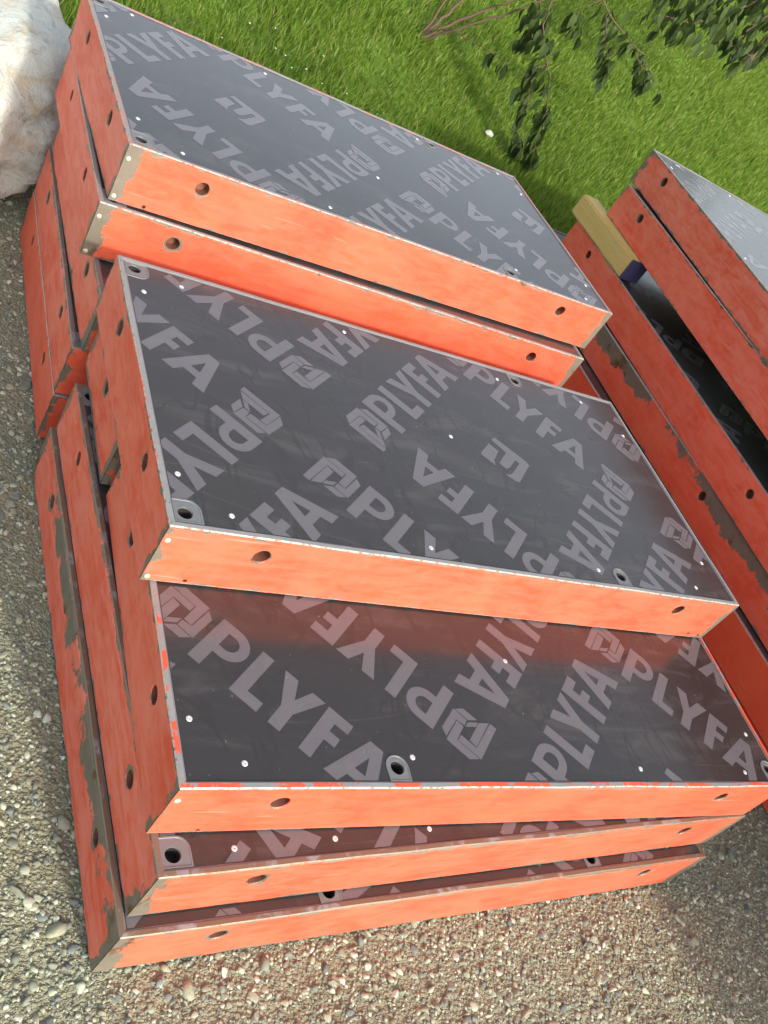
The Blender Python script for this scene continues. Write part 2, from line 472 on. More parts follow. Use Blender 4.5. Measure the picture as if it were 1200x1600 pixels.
def word_polys():
    h = 0.099
    P = [(0, 0), (0, h), (.034, h)] + arc(.034, .067, .032, 80, -80, 12) + [(.034, .035), (.022, .035), (.022, 0)]
    Ph = [(.022, .052), (.022, .082), (.034, .082)] + arc(.034, .067, .015, 70, -70, 8) + [(.034, .052)]
    L = [(.077, 0), (.077, h), (.099, h), (.099, .020), (.128, .020), (.128, 0)]
    Y = [(.149, 0), (.149, .040), (.121, h), (.146, h), (.160, .064), (.174, h), (.199, h), (.171, .040), (.171, 0)]
    F = [(.206, 0), (.206, h), (.253, h), (.253, .079), (.228, .079), (.228, .062), (.248, .062), (.248, .043), (.228, .043), (.228, 0)]
    A = [(.252, 0), (.286, h), (.311, h), (.343, 0), (.318, 0), (.3125, .021), (.284, .021), (.277, 0)]
    Ah = [(.2885, .039), (.308, .039), (.2985, .072)]
    sc = lambda p: [(x * KW, y * KW) for x, y in p]
    return [[sc(P), sc(Ph)], [sc(L)], [sc(Y)], [sc(F)], [sc(A), sc(Ah)]] + [[[tuple(q) for q in l]] for l in LOGO]
WORD = word_polys()

def clip_half(poly, a, b, c, keep_pos=True):
    """part of poly with a*x+b*y+c >= 0"""
    out = []
    s = 1 if keep_pos else -1
    n = len(poly)
    for i in range(n):
        p, q = poly[i], poly[(i + 1) % n]
        dp = s * (a * p[0] + b * p[1] + c); dq = s * (a * q[0] + b * q[1] + c)
        if dp >= 0: out.append(p)
        if (dp > 0 and dq < 0) or (dp < 0 and dq > 0):
            t = dp / (dp - dq)
            out.append((p[0] + t * (q[0] - p[0]), p[1] + t * (q[1] - p[1])))
    return out

def print_mesh(L, W, ref, z, holes, x_max=None, y_min=0.0):
    """the printed words of the plywood film, cut at the sheet's edges and round the tie holes"""
    v1 = (0.447, 0.480); v2 = (0.890, 0.030)
    e = RIM + 0.004
    words = []
    tris = []
    def put(polys, ox, oy, ang):
        ca, sa = math.cos(ang), math.sin(ang)
        for poly in polys:
            loops = [[Vector((ox + x * ca - y * sa, oy + x * sa + y * ca, 0)) for x, y in lp] for lp in poly]
            flat = [p for lp in loops for p in lp]
            if max(p.x for p in flat) < e or min(p.x for p in flat) > L - e or max(p.y for p in flat) < e or min(p.y for p in flat) > W - e:
                continue
            for t in tessellate_polygon(loops):
                tri = [(flat[i].x, flat[i].y) for i in t]
                for a, b, c in ((1, 0, -e), (-1, 0, L - e), (0, 1, -e), (0, -1, W - e)):
                    if len(tri) >= 3: tri = clip_half(tri, a, b, c)
                if len(tri) < 3: continue
                pieces = [tri]
                for hx, hy, r in holes:
                    nxt = []
                    for pc in pieces:
                        cur = pc
                        for i in range(12):
                            an = 2 * math.pi * i / 12
                            a, b = math.cos(an), math.sin(an); c = -(a * hx + b * hy) - r
                            o_ = clip_half(cur, a, b, c, True)
                            if len(o_) >= 3: nxt.append(o_)
                            cur = clip_half(cur, a, b, c, False)
                            if len(cur) < 3: break
                    pieces = nxt
                tris.extend(pieces)
    R45 = math.pi / 4
    for j in range(-12, 13):
        for i in range(-12, 13):
            ox = ref[0] + i * v2[0] + j * v1[0]; oy = ref[1] + i * v2[1] + j * v1[1]
            if not (-1 < ox < L + 1 and -1 < oy < W + 1): continue
            emb = [[[tuple(q) for q in l]] for l in EMBLEM]
            for nm, polys, dx, dy, an in (('printed_word', WORD, 0, 0, R45), ('printed_word', WORD, -0.192, -0.226, -R45),
                                          ('printed_word', WORD, 0.263, -0.263, 3 * R45), ('printed_word', WORD, 0.509, -0.004, -3 * R45),
                                          ('printed_emblem', emb, 0, 0, 0)):
                tris.clear()
                put(polys, ox + dx, oy + dy, an)
                if not tris: continue
                verts, faces = [], []
                for pc in tris:
                    k = len(verts)
                    verts += [(x, y, z) for x, y in pc]
                    a = sum(pc[i][0] * pc[(i + 1) % len(pc)][1] - pc[(i + 1) % len(pc)][0] * pc[i][1] for i in range(len(pc)))
                    idx = list(range(k, k + len(pc)))
                    faces.append(idx if a > 0 else idx[::-1])
                words.append((nm, mesh_from(nm, verts, faces)))
    return words

def poly_holes(verts, faces, loops, mk, flip=False):
    """append a planar polygon with holes; loops = [outer, hole, ...] of (s,t); mk maps to 3-D"""
    flat = [p for lp in loops for p in lp]
    base = len(verts)
    verts += [mk(*p) for p in flat]
    for t in tessellate_polygon([[Vector((p[0], p[1], 0)) for p in lp] for lp in loops]):
        a, b, c = [flat[i] for i in t]
        ar = (b[0] - a[0]) * (c[1] - a[1]) - (c[0] - a[0]) * (b[1] - a[1])
        t = list(t)
        if (ar < 0) != flip: t = t[::-1]
        faces.append([base + i for i in t])
    return base

def circle(cx, cy, r, n=20):
    return [(cx + r * math.cos(2 * math.pi * i / n), cy + r * math.sin(2 * math.pi * i / n)) for i in range(n)]

def rail_mesh(L, side, PL, PW, holes, small):
    """one steel frame rail, mitred, hollow, with real bolt holes in its outer web"""
    if side == 'front': o, d, n = (0, 0), (1, 0), (0, 1)
    elif side == 'right': o, d, n = (PL, 0), (0, 1), (-1, 0)
    elif side == 'back': o, d, n = (PL, PW), (-1, 0), (0, -1)
    else: o, d, n = (0, PW), (0, -1), (1, 0)
    if side == 'left': holes = [L - s for s in holes]
    verts, faces, ea, eb, hwv = [], [], [], [], []
    dent = random.uniform(0, 100)
    def P(s, dd, z):
        k = min(1.0, s / 0.06, (L - s) / 0.06)
        k = max(k, 0.0)
        w = 1.0 if z > H / 2 else 0.7
        dd = dd + k * w * (0.0016 * noise.noise((s * 5.0, z * 9, dent)) + 0.0007 * noise.noise((s * 22, z * 30, dent)))
        if z > 0.09: z = z + k * 0.0009 * noise.noise((s * 9.0, 3.1, dent))
        if z < 0.01: z = z + k * 0.0012 * abs(noise.noise((s * 13.0, 7.7, dent)))
        return (o[0] + d[0] * s + n[0] * dd, o[1] + d[1] * s + n[1] * dd, z)
    meta = []
    def add(s, dd, z, hw=0.0):
        verts.append(P(s, dd, z)); meta.append((s, z, L - s, H - z, hw)); return len(verts) - 1
    # outer web with holes
    nseg = max(2, int(L / 0.04))
    c4 = CH * 0.4
    span = [c4 + (L - 2 * c4) * i / nseg for i in range(nseg + 1)]
    outer = [(q, CH) for q in span] + [(q, H - CH) for q in span[::-1]]
    R0 = 0.0135; NS = 20; R2 = 0.026
    loops = [outer]
    for s in holes: loops.append(circle(s, 0.080, R2, NS)[::-1])
    for s in small: loops.append(circle(s[0], s[1], 0.0042, 8)[::-1])
    fl = [p for lp in loops for p in lp]
    b0 = len(verts)
    for p in fl: add(p[0], 0, p[1])
    for t in tessellate_polygon([[Vector((p[0], p[1], 0)) for p in lp] for lp in loops]):
        a, b, c = [fl[i] for i in t]
        ar = (b[0] - a[0]) * (c[1] - a[1]) - (c[0] - a[0]) * (b[1] - a[1])
        t = list(t) if ar > 0 else list(t)[::-1]
        faces.append([b0 + i for i in t])
    inner = []
    def tube(s, z, r, ns, depth, ring=None):
        rows = []
        if ring: rows.append([add(x, 0, y, 0.0) for x, y in circle(s, z, ring, ns)])
        rows.append([add(x, 0.0, y, 1.0) for x, y in circle(s, z, r * 1.10, ns)])
        rows.append([add(x, 0.0016, y, 1.0) for x, y in circle(s, z, r, ns)])
        rows.append([add(x, depth, y, 0.35) for x, y in circle(s, z, r, ns)])
        for a, b in zip(rows[:-1], rows[1:]):
            for i in range(ns):
                j = (i + 1) % ns
                if b is rows[-1]: inner.append(len(faces))
                faces.append([a[i], a[j], b[j], b[i]])
        inner.append(len(faces)); faces.append(list(rows[-1]))
    for s in holes: tube(s, 0.080, R0, NS, 0.022, R2)
    for s in small: tube(s[0], s[1], 0.0038, 8, 0.012, 0.0042)
    # the remaining faces of the profile
    prof = [(0, H - CH), (CH, H), (RIM, H), (RIM, H - 0.006), (RIM, 0.0972), (0.032, 0.0966), (0.032, 0.0), (CH, 0), (0, CH)]
    nmat = []
    nweb = len(faces)
    for q in range(len(prof) - 1):
        (d0, z0), (d1, z1) = prof[q], prof[q + 1]
        rows = []
        for (dd, zz) in ((d0, z0), (d1, z1)):
            e0 = max(dd, CH * 0.4)
            rows.append([add(e0 + (L - 2 * e0) * i / nseg, dd, zz) for i in range(nseg + 1)])
        for i in range(nseg):
            faces.append([rows[0][i], rows[0][i + 1], rows[1][i + 1], rows[1][i]])
            nmat.append(1 if q in (1, 2) else 0)
    m = mesh_from('side_rail', verts, faces)
    m.materials.append(M_PAINT); m.materials.append(M_RIM)
    m.materials.append(M_HOLE)
    mi = [0] * nweb + nmat
    for i in inner: mi[i] = 2
    m.polygons.foreach_set('material_index', mi)
    for nm, ty in (('edge_a', 'FLOAT_VECTOR'), ('edge_b', 'FLOAT_VECTOR'), ('hole_wear', 'FLOAT')):
        m.attributes.new(nm, ty, 'POINT')
    m.attributes['edge_a'].data.foreach_set('vector', [x for t in meta for x in (t[0], t[1], 0)])
    m.attributes['edge_b'].data.foreach_set('vector', [x for t in meta for x in (t[2], t[3], 0)])
    m.attributes['hole_wear'].data.foreach_set('value', [t[4] for t in meta])
    return m

def ply_mesh(L, W, holes):
    e = RIM + 0.0012
    zt = H - 0.0022; zb = zt - 0.018
    verts, faces = [], []
    outer = [(e, e), (L - e, e), (L - e, W - e), (e, W - e)]
    loops = [outer] + [circle(x, y, r, 20)[::-1] for x, y, r in holes]
    poly_holes(verts, faces, loops, lambda s, t: (s, t, zt))
    b = len(verts)
    verts += [(x, y, zt) for x, y in outer] + [(x, y, zb) for x, y in outer]
    for i in range(4):
        j = (i + 1) % 4
        faces.append([b + i, b + 4 + i, b + 4 + j, b + j])
    faces.append([b + 7, b + 6, b + 5, b + 4])
    for x, y, r in holes:
        b = len(verts)
        verts += [(a, c, zt) for a, c in circle(x, y, r, 20)] + [(a, c, zb) for a, c in circle(x, y, r, 20)]
        for i in range(20):
            j = (i + 1) % 20
            faces.append([b + i, b + j, b + 20 + j, b + 20 + i])
    return mesh_from('plywood_face', verts, faces)

def sleeve_mesh(shape, r=0.0115):
    """raised tie-hole sleeve set in the film: plate with a rounded outline, hole and tube"""
    if shape == 'corner':      # fills the corner of the sheet; centred on the hole, corner towards -x -y
        a = -0.018; b = 0.026; rr = 0.020
        out = [(a, a), (b, a), (b, b - rr)] + arc(b - rr, b - rr, rr, 0, 90, 8)[1:] + [(a, b)]
    else:                      # D shape towards +y
        out = [(-0.019, -0.022), (0.019, -0.022), (0.020, 0.0)] + arc(0, 0.0, 0.020, 0, 180, 14)[1:]
    def inset(k): return [(x * k, y * k) for x, y in out]
    verts, faces = [], []
    t = 0.0012
    n = len(out)
    rows = [[(x, y, -0.0004) for x, y in out], [(x * .985, y * .985, t) for x, y in out], [(x * .90, y * .90, t) for x, y in out], [(x * .87, y * .87, t - 0.0008) for x, y in out]]
    for rw in rows: verts += rw
    for q in range(3):
        for i in range(n):
            j = (i + 1) % n
            faces.append([q * n + i, q * n + j, (q + 1) * n + j, (q + 1) * n + i])
    poly_holes(verts, faces, [[(x * .87, y * .87) for x, y in out], circle(0, 0, r, 20)[::-1]], lambda x, y: (x, y, t - 0.0008))
    ntop = len(faces)
    b = len(verts)
    for z, k in ((t - 0.0008, 1.0), (-0.002, 0.94), (-0.0195, 0.94)):
        verts += [(x, y, z) for x, y in circle(0, 0, r * k, 20)]
    for q in range(2):
        for i in range(20):
            j = (i + 1) % 20
            faces.append([b + q * 20 + i, b + q * 20 + j, b + (q + 1) * 20 + j, b + (q + 1) * 20 + i])
    faces.append([b + 40 + i for i in range(20)])  # added cap, coloured near-black for the shade at the bottom
    m = mesh_from('hole_sleeve', verts, faces)
    m.materials.append(M_PLUG); m.materials.append(M_HOLE_SHADE)
    m.polygons.foreach_set('material_index', [0] * (ntop + 20) + [1] * (len(faces) - ntop - 20))
    return m

def dome_mesh(name, r, hgt, slot=True):
    verts, faces = [], []
    rows = [(r, 0.0), (r * .93, hgt * .6), (r * .6, hgt)]
    if slot: rows += [(r * .34, hgt), (r * .26, hgt * 0.1)]
    else: rows += [(r * .3, hgt * 1.15)]
    for rr, z in rows: verts += [(x, y, z) for x, y in circle(0, 0, rr, 12)]
    for q in range(len(rows) - 1):
        for i in range(12):
            j = (i + 1) % 12
            faces.append([q * 12 + i, q * 12 + j, (q + 1) * 12 + j, (q + 1) * 12 + i])
    faces.append(list(range((len(rows) - 1) * 12, len(rows) * 12)))
    return mesh_from(name, verts, faces)

ME_SCREW = dome_mesh('screw', 0.0047, 0.0010)
ME_SCREW.materials.append(M_SCREW)
ME_RIVET = dome_mesh('rivet', 0.0048, 0.0022, False)
ME_RIVET.materials.append(M_RIVET)
ME_CORNER = sleeve_mesh('corner')
ME_DSLEEVE = sleeve_mesh('mid')

def seal_mesh(L, W):
    """dark sealant joint between the frame rim and the plywood"""
    z = H - 0.0019
    a = RIM - 0.0004; b = RIM + 0.0026
    o = [(a, a), (L - a, a), (L - a, W - a), (a, W - a)]
    i = [(b, b), (L - b, b), (L - b, W - b), (b, W - b)]
    v = [(x, y, z + 0.0006) for x, y in o] + [(x, y, z) for x, y in i]
    return mesh_from('joint_sealant', v, [[k, (k + 1) % 4, 4 + (k + 1) % 4, 4 + k] for k in range(4)])

SEED = [0]
def panel(label, pose, ref=None, screws=(), corners=(), mids=(), rivets=(), small_front=(), wear=0.5, wear_l=None, fade=0.45,
          fade_l=0.8, rust=0.2, red=0.0, endw=0.35, endw_l=0.3, band=0.0, film=0.1):
    x, y, yaw, L, W, z = pose
    root = empty('formwork_panel', (x, y, z), yaw)
    tag(root, label, 'formwork panel', 'orange formwork panels in the stacks')
    SEED[0] += 1
    sd = SEED[0] * 3.7
    for side, ln in (('front', L), ('right', W), ('back', L), ('left', W)):
        if ln < 0.4: hs = [ln / 2]
        elif ln < 1.4: hs = [0.159, ln - 0.159]
        else: hs = [0.159] + [0.159 + (ln - 0.318) * i / 3 for i in (1, 2)] + [ln - 0.159]
        r = obj('side_rail', rail_mesh(ln, side, L, W, hs, small_front if side == 'front' else []), None, root)
        r['seed'] = sd + {'front': 0, 'right': 1.1, 'back': 2.2, 'left': 3.3}[side]
        r['wear'] = float(wear if side != 'left' else (wear_l if wear_l is not None else wear))
        r['fade'] = float(fade * 0.85 if side in ('front', 'back') else fade_l)
        r['end_wear'] = float(endw if side != 'left' else endw_l)
        r['band'] = float(band if side == 'left' else 0.0)
        r['rust'] = float(rust); r['red'] = float(red)
        if side == 'front':
            for s, zz in rivets:
                q = obj('rivet', ME_RIVET, None, r)
                q.location = (s, -0.0004, zz); q.rotation_euler = (math.pi / 2, 0, 0)
    holes = [(a, b, 0.0113) for a, b in corners] + [(a, b, 0.0113) for a, b in mids]
    ply = obj('plywood_face', ply_mesh(L, W, holes), M_PLY, root)
    ply['seed'] = sd; ply['film'] = float(film)
    obj('joint_sealant', seal_mesh(L, W), M_SEAL, root)
    zt = H - 0.0022
    if ref is not None:
        pm = print_mesh(L, W, ref, zt + 0.0003, [(a, b, 0.0125) for a, b, r in holes])
        for nm, me in pm:
            t = obj(nm, me, M_PRINT, ply); t['seed'] = sd + 5; t['film'] = float(film)
    for a, b in screws:
        q = obj('screw', ME_SCREW, None, ply); q.location = (a, b, zt); q.rotation_euler = (0, 0, random.random() * 6)
    for a, b in corners:
        q = obj('hole_sleeve', ME_CORNER, None, ply)
        q.rotation_euler = (0, 0, 0 if a < L / 2 and b < W / 2 else (-math.pi / 2 if a < L / 2 else (math.pi / 2 if b < W / 2 else math.pi)))
        q.location = (a, b, zt)
    for a, b in mids:
        q = obj('hole_sleeve', ME_DSLEEVE, None, ply)
        q.location = (a, b, zt); q.rotation_euler = (0, 0, 0 if b < W / 2 else math.pi)
    return root

def std_screws(L, W, n=3):
    r = []
    for yy in (0.034, W - 0.034):
        for i in range(n + 1):
            r.append((0.105 + (L - 0.21) * i / n, yy))
    for xx in (0.031, L - 0.031):
        r += [(xx, 0.105), (xx, W - 0.105)]
    return r
FR = [(0.008, 0.091), (0.008, 0.011)]

# --- front stack, from the gravel up
panel('lowest panel of the front stack on the gravel, rusty rim and badly scraped left corner',
      (0.174, -0.445, 0.036, 1.252, 0.970, 0.0), (0.35, 0.13), std_screws(1.252, .97), [(.026, .94)], [(.335, .028), (.92, .028)],
      [], [], wear=0.46, wear_l=0.52, fade=0.55, fade_l=1.0, rust=0.95, endw=0.8, endw_l=0.7, band=0.75, film=0.02)
panel('second panel up in the front stack, rusty rim and round corner tie hole showing',
      (0.185, -0.418, 0.038, 1.256, 0.941, 0.1205), (0.02, -0.20), std_screws(1.256, .941)[1:] + [(.115, .031), (.278, .032)], [(.026, .030), (.026, .911)], [(.92, .030)],
      [], [], wear=0.42, wear_l=0.42, fade=0.55, fade_l=1.0, rust=0.9, endw=0.8, endw_l=0.35, film=0.02)
panel('third panel up in the front stack, red-flecked rim, printed plywood half covered',
      (0.175, -0.358, -0.008, 1.256, 0.600, 0.241), (0.6753, -0.0205),
      [(.028, .101), (.096, .037), (.372, .050), (.859, .035), (1.22, .114), (1.15, .030), (.640, .241)], [], [(.339, .033), (1.228, .036)],
      [FR[0]], [(0.07, 0.006)], wear=0.28, wear_l=0.34, fade=0.40, fade_l=0.8, rust=0.1, red=1.0, endw=0.25, endw_l=0.3, film=0.03)
panel('short panel between front and back stacks, under the top panel of the front stack',
      (0.172, 0.268, -0.002, 1.230, 0.322, 0.2405), None, [], [], [], [], [], wear=0.55, wear_l=0.60, fade=0.5, fade_l=0.85)
panel('top panel of the front stack, whole dark printed plywood face visible with grey steel rim',
      (0.161, -0.034, 0.011, 1.265, 0.634, 0.3615), (0.504, 0.3155),
      [(.037, .544), (.114, .592), (.029, .106), (.101, .038), (.462, .034), (.865, .042), (1.149, .035), (1.225, .110), (.464, .600), (.632, .343), (.868, .590), (1.137, .595), (1.228, .503)],
      [(.028, .030), (.028, .606)], [(.922, .034), (.927, .604)], FR, [(0.067, 0.007), (1.21, 0.012), (1.245, 0.010)], wear=0.33, wear_l=0.36, fade=0.5, fade_l=0.75, rust=0.1, endw=0.35, endw_l=0.3, film=0.07)

# --- back stack
panel('lowest panel of the back stack, orange-brown flank on the gravel by the boulder',
      (0.151, 0.619, 0.006, 1.230, 0.755, 0.0), None, [], [], [], [], [], wear=0.30, wear_l=0.30, fade=0.4, fade_l=0.55)
panel('second panel up in the back stack, chalky pink-red flank next to the pale boulder',
      (0.151, 0.625, 0.003, 1.230, 0.753, 0.1205), None, [], [(.028, .028)], [], [], [], wear=0.42, wear_l=0.42, fade=0.5, fade_l=1.0, rust=0.6)
panel('third panel up in the back stack, worn flank with bare steel at its front corner',
      (0.168, 0.618, 0.018, 1.230, 0.778, 0.241), None, [], [(.028, .028)], [], [], [], wear=0.50, wear_l=0.52, fade=0.5, fade_l=0.95, rust=0.5, endw_l=0.8)
panel('panel just below the top of the back stack, bright orange front edge partly shaded',
      (0.137, 0.760, 0.013, 1.281, 0.644, 0.3615), None, [], [(.028, .028)], [], FR, [], wear=0.44, wear_l=0.30, fade=0.35, fade_l=0.8, rust=0.2, endw=1.0, endw_l=0.3)
panel('topmost panel of the back stack, dark printed plywood face next to the grass',
      (0.152, 0.774, 0.042, 1.294, 0.657, 0.4835), (0.052, 0.347),
      [(.035, .115), (.111, .039), (.440, .034), (.441, .620), (.034, .553), (.103, .625), (.651, .273), (.913, .622), (.982, .055), (1.262, .110), (1.263, .546), (1.211, .625), (1.215, .034)],
      [(.028, .034), (.028, .626)], [(.963, .628), (.951, .032)], FR, [(0.068, 0.007)], wear=0.42, wear_l=0.42, fade=0.40, fade_l=0.8, rust=0.1, red=0.35, endw=0.9, endw_l=0.3, film=0.01)

# --- right stack (unseen near ends, length set to shape its shadow on the gravel)
def rpose(x, y, yaw, W, z, ext=1.0, far=0.0, L=1.25):
    return (x + math.sin(yaw) * ext, y - math.cos(yaw) * ext, yaw, L, W + ext + far, z)
panel('lowest panel of the right stack, red flank down at the gravel',
      rpose(1.908, -0.987, 0.010, 2.708, 0.0), None, wear=0.3, fade_l=0.2)
panel('second panel up in the right stack, plain red flank behind the front stack',
      rpose(1.873, -0.987, 0.018, 2.708, 0.1205), None, wear=0.3, wear_l=0.25, fade_l=0.15)
panel('third panel up in the right stack, red flank with broad grey scraped band',
      rpose(1.885, -0.987, -0.004, 2.708, 0.241, far=0.16), None, wear=0.3, wear_l=0.32, fade_l=0.45, band=1.0)
panel('panel carrying the yellow timber in the right stack, dark shaded plywood top',
      rpose(1.841, -0.983, -0.031, 2.709, 0.3615), (0.30, 0.1), std_screws(1.25, 3.70, 4), [(.028, 3.68)], [], wear=0.35, wear_l=0.30, fade_l=0.65, rust=0.4)
panel('panel resting on the yellow timber in the right stack, smooth orange-red flank',
      rpose(1.813, -1.028, -0.055, 2.698, 0.561), None, wear=0.4, wear_l=0.36, fade_l=0.75)
panel('topmost panel of the right stack, scuffed orange flank and pale grey printed plywood top',
      rpose(1.745, -0.987, -0.094, 2.717, 0.6825), (0.06, 3.17),
      [(.031, 3.717 - .10), (.095, 3.717 - .034), (.031, 3.07)] + std_screws(1.25, 3.717, 4), [], [], wear=0.5, wear_l=0.50, fade_l=1.0, rust=0.3, endw_l=0.6, film=0.10)

# --- timber spacer
def timber():
    root = empty('timber_spacer', (1.915, 1.37, 0.4825), 0.012)
    tag(root, 'short yellow timber with a blue painted end, wedged between panels of the right stack', 'timber')
    bm = bmesh.new()
    bmesh.ops.create_cube(bm, size=1.0)
    for v in bm.verts:
        v.co = Vector(((v.co.x + .5) * 0.075, (v.co.y + .5) * 0.40, (v.co.z + .5) * 0.0775))
    bmesh.ops.bevel(bm, geom=list(bm.edges), offset=0.006, segments=2, affect='EDGES')
    bmesh.ops.subdivide_edges(bm, edges=[e for e in bm.edges if e.calc_length() > 0.3], cuts=10)
    for v in bm.verts:
        v.co += 0.0018 * Vector(noise.noise_vector(v.co * 14))
    m = bpy.data.meshes.new('beam'); bm.to_mesh(m); bm.free()
    obj('beam', m, M_TIMBER, root)
    bm = bmesh.new()
    bmesh.ops.create_cube(bm, size=1.0)
    for v in bm.verts:
        v.co = Vector((-0.0015 + (v.co.x + .5) * 0.078, -0.003 + (v.co.y + .5) * 0.006, 0.002 + (v.co.z + .5) * 0.0735))
    bmesh.ops.bevel(bm, geom=list(bm.edges), offset=0.0015, segments=1, affect='EDGES')
    m = bpy.data.meshes.new('painted_end'); bm.to_mesh(m); bm.free()
    q = obj('painted_end', m, M_BLUE, root)
    tag(q, 'dark blue painted end of the timber')
timber()

# ------------------------------------------------------------------ gravel
ICO_V = None
def ico():
    t = (1 + 5 ** .5) / 2
    v = np.array([(-1, t, 0), (1, t, 0), (-1, -t, 0), (1, -t, 0), (0, -1, t), (0, 1, t), (0, -1, -t), (0, 1, -t), (t, 0, -1), (t, 0, 1), (-t, 0, -1), (-t, 0, 1)], float)
    v /= np.linalg.norm(v[0])
    f = np.array([(0, 11, 5), (0, 5, 1), (0, 1, 7), (0, 7, 10), (0, 10, 11), (1, 5, 9), (5, 11, 4), (11, 10, 2), (10, 7, 6), (7, 1, 8), (3, 9, 4), (3, 4, 2), (3, 2, 6), (3, 6, 8), (3, 8, 9), (4, 9, 5), (2, 4, 11), (6, 2, 10), (8, 6, 7), (9, 8, 1)])
    return v, f
def ico2():
    v, f = ico()
    v = [tuple(p) for p in v]; cache = {}; nf = []
    def mid(a, b):
        k = (min(a, b), max(a, b))
        if k not in cache:
            p = (np.array(v[a]) + np.array(v[b])) / 2; p /= np.linalg.norm(p)
            v.append(tuple(p)); cache[k] = len(v) - 1
        return cache[k]
    for a, b, c in f:
        ab, bc, ca = mid(a, b), mid(b, c), mid(c, a)
        nf += [(a, ab, ca), (b, bc, ab), (c, ca, bc), (ab, bc, ca)]
    return np.array(v), np.array(nf)

def rot_batch(n):
    q = RNG.normal(size=(n, 4)); q /= np.linalg.norm(q, axis=1)[:, None]
    w, x, y, z = q.T
    return np.stack([np.stack([1 - 2 * (y * y + z * z), 2 * (x * y - z * w), 2 * (x * z + y * w)], 1),
                     np.stack([2 * (x * y + z * w), 1 - 2 * (x * x + z * z), 2 * (y * z - x * w)], 1),
                     np.stack([2 * (x * z - y * w), 2 * (y * z + x * w), 1 - 2 * (x * x + y * y)], 1)], 1)

def stones(name, base, n, smin, smax, power, lift):
    """n stones scattered over the gravel area; only where not covered by panels"""
    V, F = base
    x = RNG.uniform(-0.65, 2.1, n * 3); y = RNG.uniform(-1.05, 1.95, n * 3)
    P = np.stack([x, y, np.zeros_like(x)], 1)
    px, py, dep = project_np(P)
    vis = (px > -220) & (px < 1420) & (py > -120) & (py < 1850)
    under = ((x > 0.22) & (x < 1.40) & (y > -0.36) & (y < 1.34)) | ((x > 1.96) & (y < 1.7))
    keep = vis & ~under
    x, y = x[keep][:n], y[keep][:n]
    n = len(x)
    s = smin + (smax - smin) * RNG.random(n) ** power
    sc = np.stack([s * RNG.uniform(.8, 1.35, n), s * RNG.uniform(.75, 1.1, n), s * RNG.uniform(.38, .68, n)], 1)
    J = V[None] * (1 + RNG.uniform(-.20, .16, (n, len(V), 1)))
    for _ in range(5):                                     # broken faces
        pn = RNG.normal(size=(n, 3)); pn /= np.linalg.norm(pn, axis=1)[:, None]
        dd = np.einsum('nvj,nj->nv', J, pn) - RNG.uniform(.35, .75, n)[:, None]
        J = J - np.maximum(dd, 0)[:, :, None] * pn[:, None, :]
    J = J * sc[:, None, :]
    flat = RNG.random(n) < 2
    Rm = rot_batch(n)
    # lay stones mostly flat: blend random rotation with yaw only
    yaw = RNG.uniform(0, 2 * np.pi, n); c, sn = np.cos(yaw), np.sin(yaw); Z = np.zeros(n); O = np.ones(n)
    Ry = np.stack([np.stack([c, -sn, Z], 1), np.stack([sn, c, Z], 1), np.stack([Z, Z, O], 1)], 1)
    tilt = RNG.random(n) < 0.35
    Ry[tilt] = Rm[tilt]
    J = np.einsum('nij,nvj->nvi', Ry, J)
    zz = np.array([ground_z(a, b) for a, b in zip(x, y)])
    J += np.stack([x, y, zz + s * lift], 1)[:, None, :]
    verts = J.reshape(-1, 3)
    tris = (F[None] + (np.arange(n) * len(V))[:, None, None]).reshape(-1, 3)
    return verts, tris

parts = [stones('a', ico(), 56000, 0.0018, 0.0054, 1.6, 0.16), stones('b', ico2(), 12000, 0.0042, 0.0092, 1.9, 0.08), stones('c', ico2(), 700, 0.0085, 0.0165, 2.5, -0.02)]
off = 0; VV = []; TT = []
for v, t in parts:
    VV.append(v); TT.append(t + off); off += len(v)
g = obj('gravel', fast_mesh('gravel', np.concatenate(VV), np.concatenate(TT)), M_STONE)
tag(g, 'loose tan and grey gravel around the panel stacks', 'gravel', kind='stuff')

# ------------------------------------------------------------------ boulders
def boulder(name, loc, rad, label, cat, seed, mat, sub=5, amp=0.16):
    bm = bmesh.new()
    bmesh.ops.create_icosphere(bm, subdivisions=sub, radius=1.0)
    rng = random.Random(seed)
    planes = [(Vector((rng.gauss(0, 1), rng.gauss(0, 1), rng.gauss(0, .8))).normalized(), rng.uniform(0.74, 0.92)) for _ in range(16)]
    for v in bm.verts:
        d = v.co.normalized(); r = 1.0
        for n, k in planes:
            c = d.dot(n)
            if c > 0.05: r = min(r, k / c)
        p = d * r
        sv = Vector((seed, seed * .7, 0))
        r += amp * noise.fractal(p * 1.4 + sv, 0.9, 2.1, 5) * 0.55
        r += 0.045 * noise.fractal(p * 6 + sv, 0.7, 2.0, 5) - 0.025 * max(0, 0.12 - abs(noise.noise(Vector((p.x, p.y, p.z * 2.2)) * 2.6 + sv))) / 0.12
        v.co = d * r
        v.co = Vector((v.co.x * rad[0], v.co.y * rad[1], v.co.z * rad[2]))
    m = bpy.data.meshes.new(name); bm.to_mesh(m); bm.free()
    o = obj(name, m, mat, smooth=True)
    o.location = loc
    if cat: tag(o, label, cat)
    return o
boulder('boulder', (-0.22, 1.86, 0.095), (0.66, 0.72, 0.37), 'big pale weathered boulder beside the back stack of panels', 'boulder', 5, M_ROCK)
boulder('boulder', (0.12, 2.85, 0.00), (0.34, 0.26, 0.16), 'low pale rock half hidden behind the big boulder', 'boulder', 9, M_ROCK, 4)
boulder('rubble_stone', (0.36, 2.62, 0.04), (0.045, 0.06, 0.07), 'small reddish rubble stone between the boulder and the grass', 'stone', 3, M_PINK, 3)
